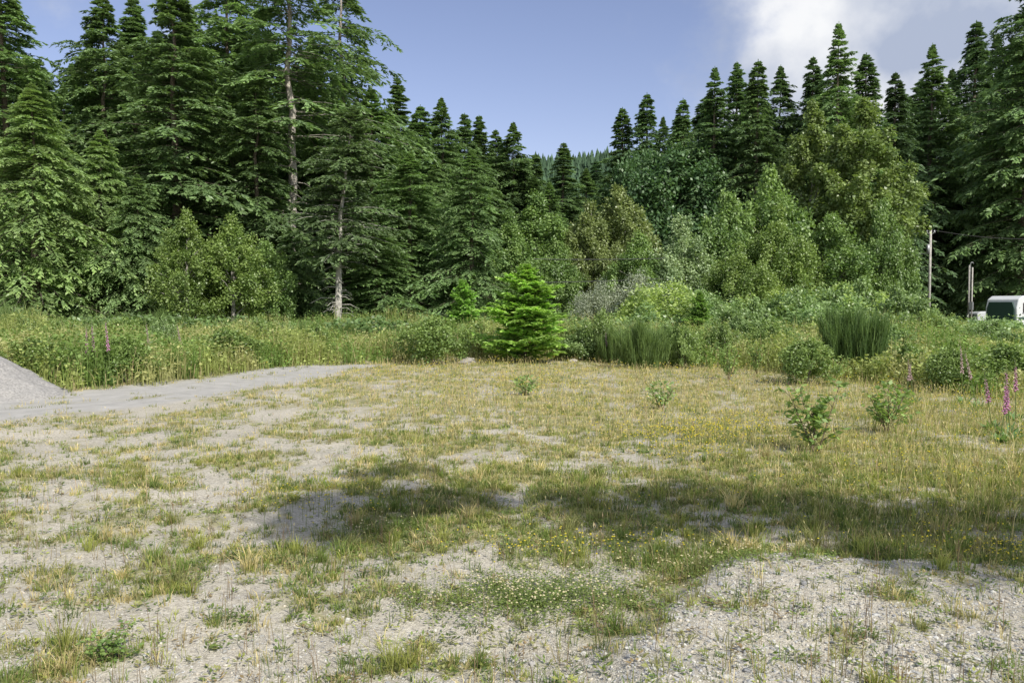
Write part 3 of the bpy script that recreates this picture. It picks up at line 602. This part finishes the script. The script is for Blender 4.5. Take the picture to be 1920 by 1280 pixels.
X=np.array(X);Y=np.array(Y);n=len(X);h=rng.uniform(.04,.12,n);blades(g,np.stack([X,Y,gz(X,Y)],-1),h,np.full(n,.003),rng.random(n)*6,np.zeros(n),np.tile([.18,.24,.06],(n,1)))
dots(g,X,Y,h,rng.uniform(.005,.009,n),np.array([[.60,.55,.38]])*rng.uniform(.8,1.15,(n,1)))
m=9000;k=rng.integers(0,n,m);lx=X[k]+rng.normal(0,.05,m);ly=Y[k]+rng.normal(0,.05,m);a=rng.random(m)*6.28
leaves(g,np.stack([lx,ly,gz(lx,ly)+rng.uniform(.01,.06,m)],-1),np.stack([np.cos(a),np.sin(a),0*a+.1],-1),np.array([0,0,1.])+rng.normal(0,.3,(m,3)),rng.uniform(.01,.02,m),rng.uniform(.01,.018,m),np.array([[.17,.23,.065]])*rng.uniform(.6,1.3,(m,1)))
tag(link('clover',g.mesh('clover',M_grass)),'white clover patches flowering on the near gravel','clover',kind='stuff')
# gravel stones
ico=np.array([(0,0,1),(.894,0,.447),(.276,.851,.447),(-.724,.526,.447),(-.724,-.526,.447),(.276,-.851,.447),(.724,.526,-.447),(-.276,.851,-.447),(-.894,0,-.447),(-.276,-.851,-.447),(.724,-.526,-.447),(0,0,-1)])
icf=np.array([(0,1,2),(0,2,3),(0,3,4),(0,4,5),(0,5,1),(1,6,2),(2,7,3),(3,8,4),(4,9,5),(5,10,1),(6,7,2),(7,8,3),(8,9,4),(9,10,5),(10,6,1),(11,7,6),(11,8,7),(11,9,8),(11,10,9),(11,6,10)])
g=G();n=60000;X,Y=sample(n,2.9,11,-.6,.5);mo=mound(X,Y);k=rng.random(n)<(1-vegn(X,Y)*.7)*(.3+.7*np.maximum(mo,.6*ss(4.3,3.4,Y)));X,Y,mo=X[k],Y[k],mo[k];n=len(X)
r=np.clip(rng.lognormal(-5.2,.42,n)*(.8+.25*mo),.003,.024);an=rng.random(n)*6.28;V=ico[None]*rng.uniform(.7,1.2,(n,12,1))*np.stack([r*rng.uniform(.8,1.5,n),r*rng.uniform(.8,1.2,n),r*rng.uniform(.45,.8,n)],-1)[:,None]
V=np.stack([V[...,0]*np.cos(an)[:,None]-V[...,1]*np.sin(an)[:,None],V[...,0]*np.sin(an)[:,None]+V[...,1]*np.cos(an)[:,None],V[...,2]],-1)+np.stack([X,Y,gz(X,Y)+r*.2],-1)[:,None]
C=pick([(.44,.43,.39),(.36,.36,.35),(.50,.49,.45),(.27,.27,.27),(.46,.42,.35)],n,[4,3,1.4,1.6,1.4])
g.add(V.reshape(-1,3),E4,(icf[None]+np.arange(n)[:,None,None]*12).reshape(-1,3),np.repeat(C,12,0))
tag(link('gravel',g.mesh('gravel',M_stone)),'loose grey gravel stones scattered over the near ground','gravel',kind='stuff')
import bmesh
def rock(px,Y,s,label,c=(.42,.40,.37)):
    bm=bmesh.new();bmesh.ops.create_icosphere(bm,subdivisions=3,radius=1);sd=rng.integers(0,999)
    for v in bm.verts:
        p=v.co;d=1+.5*(float(fbm(p.x*1.3+sd,p.y*1.3+p.z,sd))-.5)+.25*(float(vn(p.z*3+sd,p.x*3,sd))-.5);v.co=Vector((p.x*s*1.25,p.y*s*.9,max(p.z,-.4)*s*.62))*d
    me=bpy.data.meshes.new('rock');bm.to_mesh(me);bm.free();a=me.attributes.new('Col','FLOAT_COLOR','POINT');a.data.foreach_set('color',np.tile([*c,1],len(me.vertices)).astype(np.float32));me.materials.append(M_stone)
    X=gx(px,Y);o=link('rock',me);o.location=(X,Y,float(gz(X,Y))+s*.2);o.rotation_euler[2]=rng.random()*6;tag(o,label,'rock')
rock(876,23.6,.24,'grey boulder among the weeds left of the young fir',(.3,.28,.26))
rock(1075,24.2,.12,'pale stone in the weeds right of the young fir',(.4,.37,.33))
rock(905,3.86,.03,'light flat stone lying on the gravel at the bottom centre',(.5,.48,.44))
rock(868,3.75,.022,'small light stone left of the flat stone at the bottom',(.48,.46,.42))
rock(1000,3.7,.02,'small light stone right of the flat stone at the bottom',(.45,.43,.40))
g=G();kx,ky=110,90;px=np.linspace(-2.6,2.6,kx);py=np.linspace(-1.9,1.9,ky);A,B_=np.meshgrid(px,py);rr=np.hypot(A/2.5,B_/1.75)+(fbm(A*1.2+5,B_*1.2,13)-.5)*.14
zz=np.maximum(1-rr,-.2)*1.38+(fbm(A*4+9,B_*4,12)-.5)*.08*(rr<1)+(fbm(A*14+9,B_*14,14)-.5)*.04*(rr<1)-.05;idx=np.arange(kx*ky).reshape(ky,kx)
g.add(np.stack([A,B_,zz],-1).reshape(-1,3),np.stack([idx[:-1,:-1],idx[:-1,1:],idx[1:,1:],idx[1:,:-1]],-1).reshape(-1,4),E3,(.30,.29,.275))
o=link('gravel_pile',g.mesh('gravel_pile',M_pile,True));o.location=(-11.15,15.4,0);tag(o,'smooth grey gravel pile at the left edge beside the track','gravel pile')
# ---------------------------------------------------------------- poles, wires
M_wood=attr_mat('weathered_wood',.9,8,.3,.3);M_met=flat('grey_metal',(.38,.39,.40),.45,.5)
X1,Y1=gx(1741,54),54.;h1=(HZ-430)/F*Y1+CH
e=empty('utility_pole',(X1,Y1,0));tag(e,'single grey wooden utility pole standing before the right trees','utility pole')
g=G();tube(g,[(0,0,-.5),(0,0,h1*.5),(0,0,h1)],[.10,.09,.075],12,(.42,.40,.37),True);link('pole',g.mesh('pole',M_wood,True),e)
g=G();tube(g,[(-.2,-.1,h1-1.7),(-.2,-.1,h1-1.05)],[.11,.11],12,(.5,.5,.5),True);link('transformer',g.mesh('transformer',M_met,True),e)
for dx in(-.25,.25):
    g=G();tube(g,[(dx*.3,0,h1-.35),(dx,0,h1-.25)],[.02,.02],6,(.4,.4,.4),True);tube(g,[(dx,0,h1-.3),(dx,0,h1-.18),(dx,0,h1-.08)],[.05,.07,.03],8,(.6,.6,.6),True);link('insulator',g.mesh('insulator',M_met,True),e)
X2,Y2=gx(1818,50),50.;h2=(HZ-494)/F*Y2+CH
e=empty('service_post',(X2,Y2,0));tag(e,'pair of joined pale posts with a bent conduit on the right','service post')
for dx,hh in((-.10,h2-.1),(.10,h2-.25)):
    g=G();tube(g,[(dx,0,-.3),(dx,0,hh)],[.045,.04],10,(.42,.40,.37),True);link('post',g.mesh('post',M_wood,True),e)
g=G();a=np.linspace(0,np.pi,8);tube(g,np.vstack([[(-.09,-.1,1.)],np.stack([-.0-.09*np.cos(a),0*a-.1,h2-.05+.12*np.sin(a)],-1)]),np.full(9,.02),7,(.6,.6,.6),True);link('conduit',g.mesh('conduit',M_met,True),e)
g=G();bx=[(-.02,-.16,1.5),(-.02,-.16,2.0)];tube(g,bx,[.14,.14],4,(.5,.5,.5),True);link('meter_box',g.mesh('meter_box',M_met),e)
M_wire=flat('wire_black',(.05,.05,.05),.5)
def wire(a,b,sag,label):
    g=G();t=np.linspace(0,1,30)[:,None];p=np.array(a)*(1-t)+np.array(b)*t;p[:,2]-=(4*sag*t*(1-t))[:,0];tube(g,p,np.full(30,.018),5,(.05,.05,.05));o=link('power_line',g.mesh('power_line',M_wire));tag(o,label,'power line')
wire((X1,Y1,h1-.1),(gx(1000,38),38,(HZ-486)/F*38+CH),.6,'upper black wire running left from the utility pole')
wire((X1,Y1,h1-1.6),(gx(1000,37),37,(HZ-530)/F*37+CH),.4,'lower black wire running left across the trees')
wire((X1+.25,Y1,h1-.1),(gx(2000,56),56,(HZ-446)/F*56+CH),.3,'black wire running right from the utility pole to the edge')
# ---------------------------------------------------------------- vehicles
M_white=flat('white_paint',(.72,.74,.76),.3);M_green=flat('dark_green_panel',(.045,.09,.07),.4);M_glass=flat('dark_glass',(.02,.025,.03),.08);M_tyre=flat('tyre_rubber',(.02,.02,.02),.9);M_lamp=flat('lamp_glass',(.8,.8,.75),.15);M_red=flat('red_lens',(.5,.03,.02),.3)
def prism(name,pts,y0,y1,mat,parent,bev=.03):
    bm=bmesh.new();a=[bm.verts.new((x,y0,z)) for x,z in pts];b=[bm.verts.new((x,y1,z)) for x,z in pts];n=len(pts)
    bm.faces.new(a);bm.faces.new(b[::-1])
    for i in range(n): bm.faces.new((a[i],b[i],b[(i+1)%n],a[(i+1)%n]))
    bmesh.ops.recalc_face_normals(bm,faces=bm.faces)
    if bev: bmesh.ops.bevel(bm,geom=list(bm.edges),offset=bev,segments=3,affect='EDGES',profile=.5)
    me=bpy.data.meshes.new(name);bm.to_mesh(me);bm.free();me.materials.append(mat);return link(name,me,parent)
def wheel(x,y,r,w,parent):
    g=G();ys=np.array([-w/2,-w/2+.02,w/2-.02,w/2]);tube(g,[(x,y+q,r) for q in ys],[r*.92,r,r,r*.92],24,(.02,)*3,True);t=link('wheel',g.mesh('wheel',M_tyre),parent)
    g=G();s=-1 if y<0 else 1;tube(g,[(x,y+s*(w/2-.03),r),(x,y+s*(w/2+.01),r)],[r*.6,r*.55],16,(.6,)*3,True);link('rim',g.mesh('rim',M_met),t)
e=empty('camper_trailer',(gx(1922,46),46,.12),math.radians(22));tag(e,'white camper trailer with dark green end panel at the right edge','camper')
arch=[(-2.0,.55),(-2.05,1.5),(-1.9,2.0),(-1.55,2.2),(1.7,2.2),(2.0,2.0),(2.05,.55)]
prism('body',arch,-.95,.95,M_white,e,.05)
def yprism(name,pts,x0,x1,mat,parent,bev=.02):
    o=prism(name,pts,x0,x1,mat,parent,bev);o.rotation_euler[2]=-math.pi/2;return o
yprism('end_panel',[(-.82,.65),(.82,.65),(.82,1.5),(.7,1.85),(-.7,1.85),(-.82,1.5)],-2.10,-2.0,M_green,e)
for x0,x1 in((-1.55,-.75),(-.3,.55)):
    w=prism('window',[(x0,1.25),(x1,1.25),(x1,1.8),(x0,1.8)],-.985,-.94,M_glass,e,.01);prism('frame',[(x0-.04,1.21),(x1+.04,1.21),(x1+.04,1.25),(x0-.04,1.25)],-.99,-.945,M_met,w,.004)
d=prism('door',[(.85,.65),(1.5,.65),(1.5,2.0),(.85,2.0)],-.975,-.94,M_white,e,.01);prism('handle',[(.92,1.2),(1.0,1.2),(1.0,1.3),(.92,1.3)],-1.0,-.97,M_met,d,.005)
prism('side_stripe',[(-1.9,.85),(.8,.85),(.8,1.0),(-1.9,1.0)],-.965,-.945,M_green,e,.004)
for y in(-.85,.85): wheel(.2,y,.33,.2,e)
prism('hitch',[(-2.9,.45),(-1.9,.5),(-1.9,.58),(-2.9,.52)],-.06,.06,M_met,e,.01)
prism('tail_lamp',[(1.75,.7),(1.95,.7),(1.95,.8),(1.75,.8)],-.97,-.945,M_red,e,.005)
e=empty('pickup_truck',(gx(1900,56),56,.25),math.radians(-10));tag(e,'white pickup truck partly hidden behind the camper trailer','pickup truck')
prism('body',[(-2.7,.45),(-2.72,.95),(-2.55,1.08),(-1.2,1.15),(2.7,1.15),(2.72,.5)],-.95,.95,M_white,e,.06)
prism('cab',[(-1.3,1.12),(-.75,1.78),(1.0,1.82),(1.2,1.12)],-.85,.85,M_white,e,.06)
prism('windscreen',[(-1.27,1.2),(-.84,1.7),(-.82,1.72),(-1.22,1.2)],-.74,.74,M_glass,e,0)
for x0,x1,x2,x3 in((-1.0,-.7,0.,0.),(.08,.08,.85,.95)): prism('side_window',[(x0,1.22),(x1,1.68),(x2,1.7),(x3,1.22)],-.875,-.84,M_glass,e,.004)
for y in(-.68,.68): prism('headlight',[(-2.75,.72),(-2.68,.9),(-2.5,.92),(-2.5,.72)],y-.2,y+.2,M_lamp,e,.01)
prism('grille',[(-2.755,.62),(-2.755,.88),(-2.70,.88),(-2.70,.62)],-.42,.42,M_tyre,e,.005);prism('bumper',[(-2.86,.4),(-2.86,.58),(-2.6,.58),(-2.6,.4)],-.93,.93,M_met,e,.02)
for x in(-1.8,1.75):
    for y in(-.86,.86): wheel(x,y,.38,.24,e)
# ---------------------------------------------------------------- one-sided spreading tree just outside the frame; its shade falls on the clearing
sx,sy=.60,-.80
el=math.radians(44);kk=1/math.tan(el)
r=np.random.default_rng(71);bx_,by_=11.8,-.4;tg=G();cg=G();up8=8.2
tube(tg,[(0,0,-.4),(.05,0,2.5),(-.1,.1,5),(-.4,.2,7.6)],[.3,.24,.18,.1],10,(.3,.28,.25))
nc=130;tt=r.random(nc);cxw=-1.8+8.*tt;cyw=6.75-.75*tt+r.normal(0,.72,nc)*(.6+.5*tt);hh=up8+r.normal(0,.5,nc)
keep=(fbm(cxw*1.5,cyw*1.7,64)>.42);cxw,cyw,hh=cxw[keep],cyw[keep],hh[keep];nc=len(cxw)
cx=cxw+sx*hh*kk-bx_;cy=cyw+sy*hh*kk-by_
tube(tg,[(-.1,.1,5),(-2.,.5,7.2),(-4.2,.4,7.9),(-6.6,.5,8.3)],[.15,.1,.07,.03],8,(.3,.28,.25))
per=150;dd=nrm(r.normal(0,1,(nc,per,3)));rr=r.uniform(.2,.55,nc)[:,None]*r.random((nc,per))**.5
Pq=np.stack([cx,cy,hh],-1)[:,None]+dd*rr[...,None];m=nc*per
leaves(cg,Pq.reshape(-1,3),r.normal(0,1,(m,3)),r.normal(0,.6,(m,3))+np.array([0,0,1.]),r.uniform(.08,.14,m),r.uniform(.05,.09,m),np.array([[.10,.16,.05]])*r.uniform(.7,1.3,(m,1)))
for k in range(nc):
    t=min(max((-cx[k])/6.6,0),1);a=np.array([-6.6*t,.5*t,7.0+1.3*t]);b=np.array([cx[k],cy[k],hh[k]]);tube(tg,[a,(a+b)/2,b],[.03,.02,.006],5,(.3,.28,.25))
e=empty('broadleaf_tree',(bx_,by_,0));tag(e,'one sided spreading tree outside the right edge that shades the foreground','tree');link('trunk',tg.mesh('shade_trunk',M_bark,True),e);link('crown',cg.mesh('shade_crown',M_leaf),e)
# ---------------------------------------------------------------- light, sky, camera
d=Vector((sx*math.cos(el),sy*math.cos(el),math.sin(el))).normalized()
sun=bpy.data.lights.new('sun','SUN');sun.energy=5.;sun.angle=math.radians(.6);sun.color=(1,.95,.86);so=bpy.data.objects.new('sun',sun);col.objects.link(so);so.rotation_euler=d.to_track_quat('Z','Y').to_euler()
w=bpy.data.worlds.new('World');bpy.context.scene.world=w;w.use_nodes=True;N=w.node_tree.nodes;L=w.node_tree.links;N.clear()
out=N.new('ShaderNodeOutputWorld');sky=N.new('ShaderNodeTexSky');sky.sky_type='NISHITA';sky.sun_disc=False;sky.sun_elevation=el;sky.sun_rotation=math.atan2(sx,sy)
sky.air_density=1.;sky.dust_density=.6;sky.ozone_density=2.5
mu=N.new('ShaderNodeMix');mu.data_type='RGBA';mu.blend_type='MULTIPLY';mu.inputs[0].default_value=1;mu.inputs[7].default_value=(1.25,1.0,1.0,1);L.new(sky.outputs[0],mu.inputs[6])
bg=N.new('ShaderNodeBackground');bg.inputs[1].default_value=.15;L.new(mu.outputs[2],bg.inputs[0])
tc=N.new('ShaderNodeTexCoord')
mp=N.new('ShaderNodeMapping');mp.inputs['Scale'].default_value=(1,1,1.3);L.new(tc.outputs['Generated'],mp.inputs[0])
n1=N.new('ShaderNodeTexNoise');n1.inputs['Scale'].default_value=4.5;n1.inputs['Detail'].default_value=10;n1.inputs['Roughness'].default_value=.58;L.new(mp.outputs[0],n1.inputs['Vector'])
def math_(op,a,b,c=None):
    m=N.new('ShaderNodeMath');m.operation=op
    for i,v in enumerate((a,b,c)):
        if v is None: continue
        if isinstance(v,(int,float)): m.inputs[i].default_value=v
        else: L.new(v,m.inputs[i])
    return m.outputs[0]
def cloudv(v,rad,gain):
    x=N.new('ShaderNodeVectorMath');x.operation='DISTANCE';L.new(tc.outputs['Generated'],x.inputs[0]);x.inputs[1].default_value=v
    r=N.new('ShaderNodeMapRange');r.inputs[1].default_value=0;r.inputs[2].default_value=rad;r.inputs[3].default_value=gain;r.inputs[4].default_value=0;L.new(x.outputs['Value'],r.inputs[0]);return r.outputs[0]
def cloud(px,py,rad,gain): return cloudv(Vector(((px-960)/F,1,(HZ-py)/F)).normalized(),rad,gain)
f=math_('MAXIMUM',cloud(1600,90,.27,1.2),cloud(100,60,.28,.68));f=math_('MAXIMUM',f,cloud(1760,0,.36,1.3));f=math_('MAXIMUM',f,cloudv(Vector((.1,-1,.8)).normalized(),1.4,1.6))  # last patch: unseen cloud behind the camera, added to lift the fill light
f=math_('ADD',f,math_('MULTIPLY',math_('SUBTRACT',n1.outputs[0],.5),1.7))
mr=N.new('ShaderNodeMapRange');mr.interpolation_type='SMOOTHSTEP';mr.inputs[1].default_value=.28;mr.inputs[2].default_value=.74;L.new(f,mr.inputs[0])
n2=N.new('ShaderNodeTexNoise');n2.inputs['Scale'].default_value=6;n2.inputs['Detail'].default_value=8;L.new(tc.outputs['Generated'],n2.inputs['Vector'])
cr=N.new('ShaderNodeValToRGB');cr.color_ramp.elements[0].position=.40;cr.color_ramp.elements[0].color=(.42,.48,.62,1);cr.color_ramp.elements[1].position=.60;cr.color_ramp.elements[1].color=(.90,.91,.93,1);L.new(n2.outputs[0],cr.inputs[0])
b2=N.new('ShaderNodeBackground');b2.inputs[1].default_value=1.05;L.new(cr.outputs[0],b2.inputs[0])
ms=N.new('ShaderNodeMixShader');L.new(mr.outputs[0],ms.inputs[0]);L.new(bg.outputs[0],ms.inputs[1]);L.new(b2.outputs[0],ms.inputs[2]);L.new(ms.outputs[0],out.inputs[0])
cam=bpy.data.cameras.new('camera');co=bpy.data.objects.new('camera',cam);col.objects.link(co);co.location=(0,0,CH);cam.sensor_width=36;cam.lens=F/1920*36;co.rotation_euler=(math.radians(90)-math.atan((640-HZ)/F),0,0);cam.clip_end=6000
sc=bpy.context.scene;sc.camera=co;sc.view_settings.view_transform='Standard';sc.view_settings.look='None';sc.view_settings.exposure=0
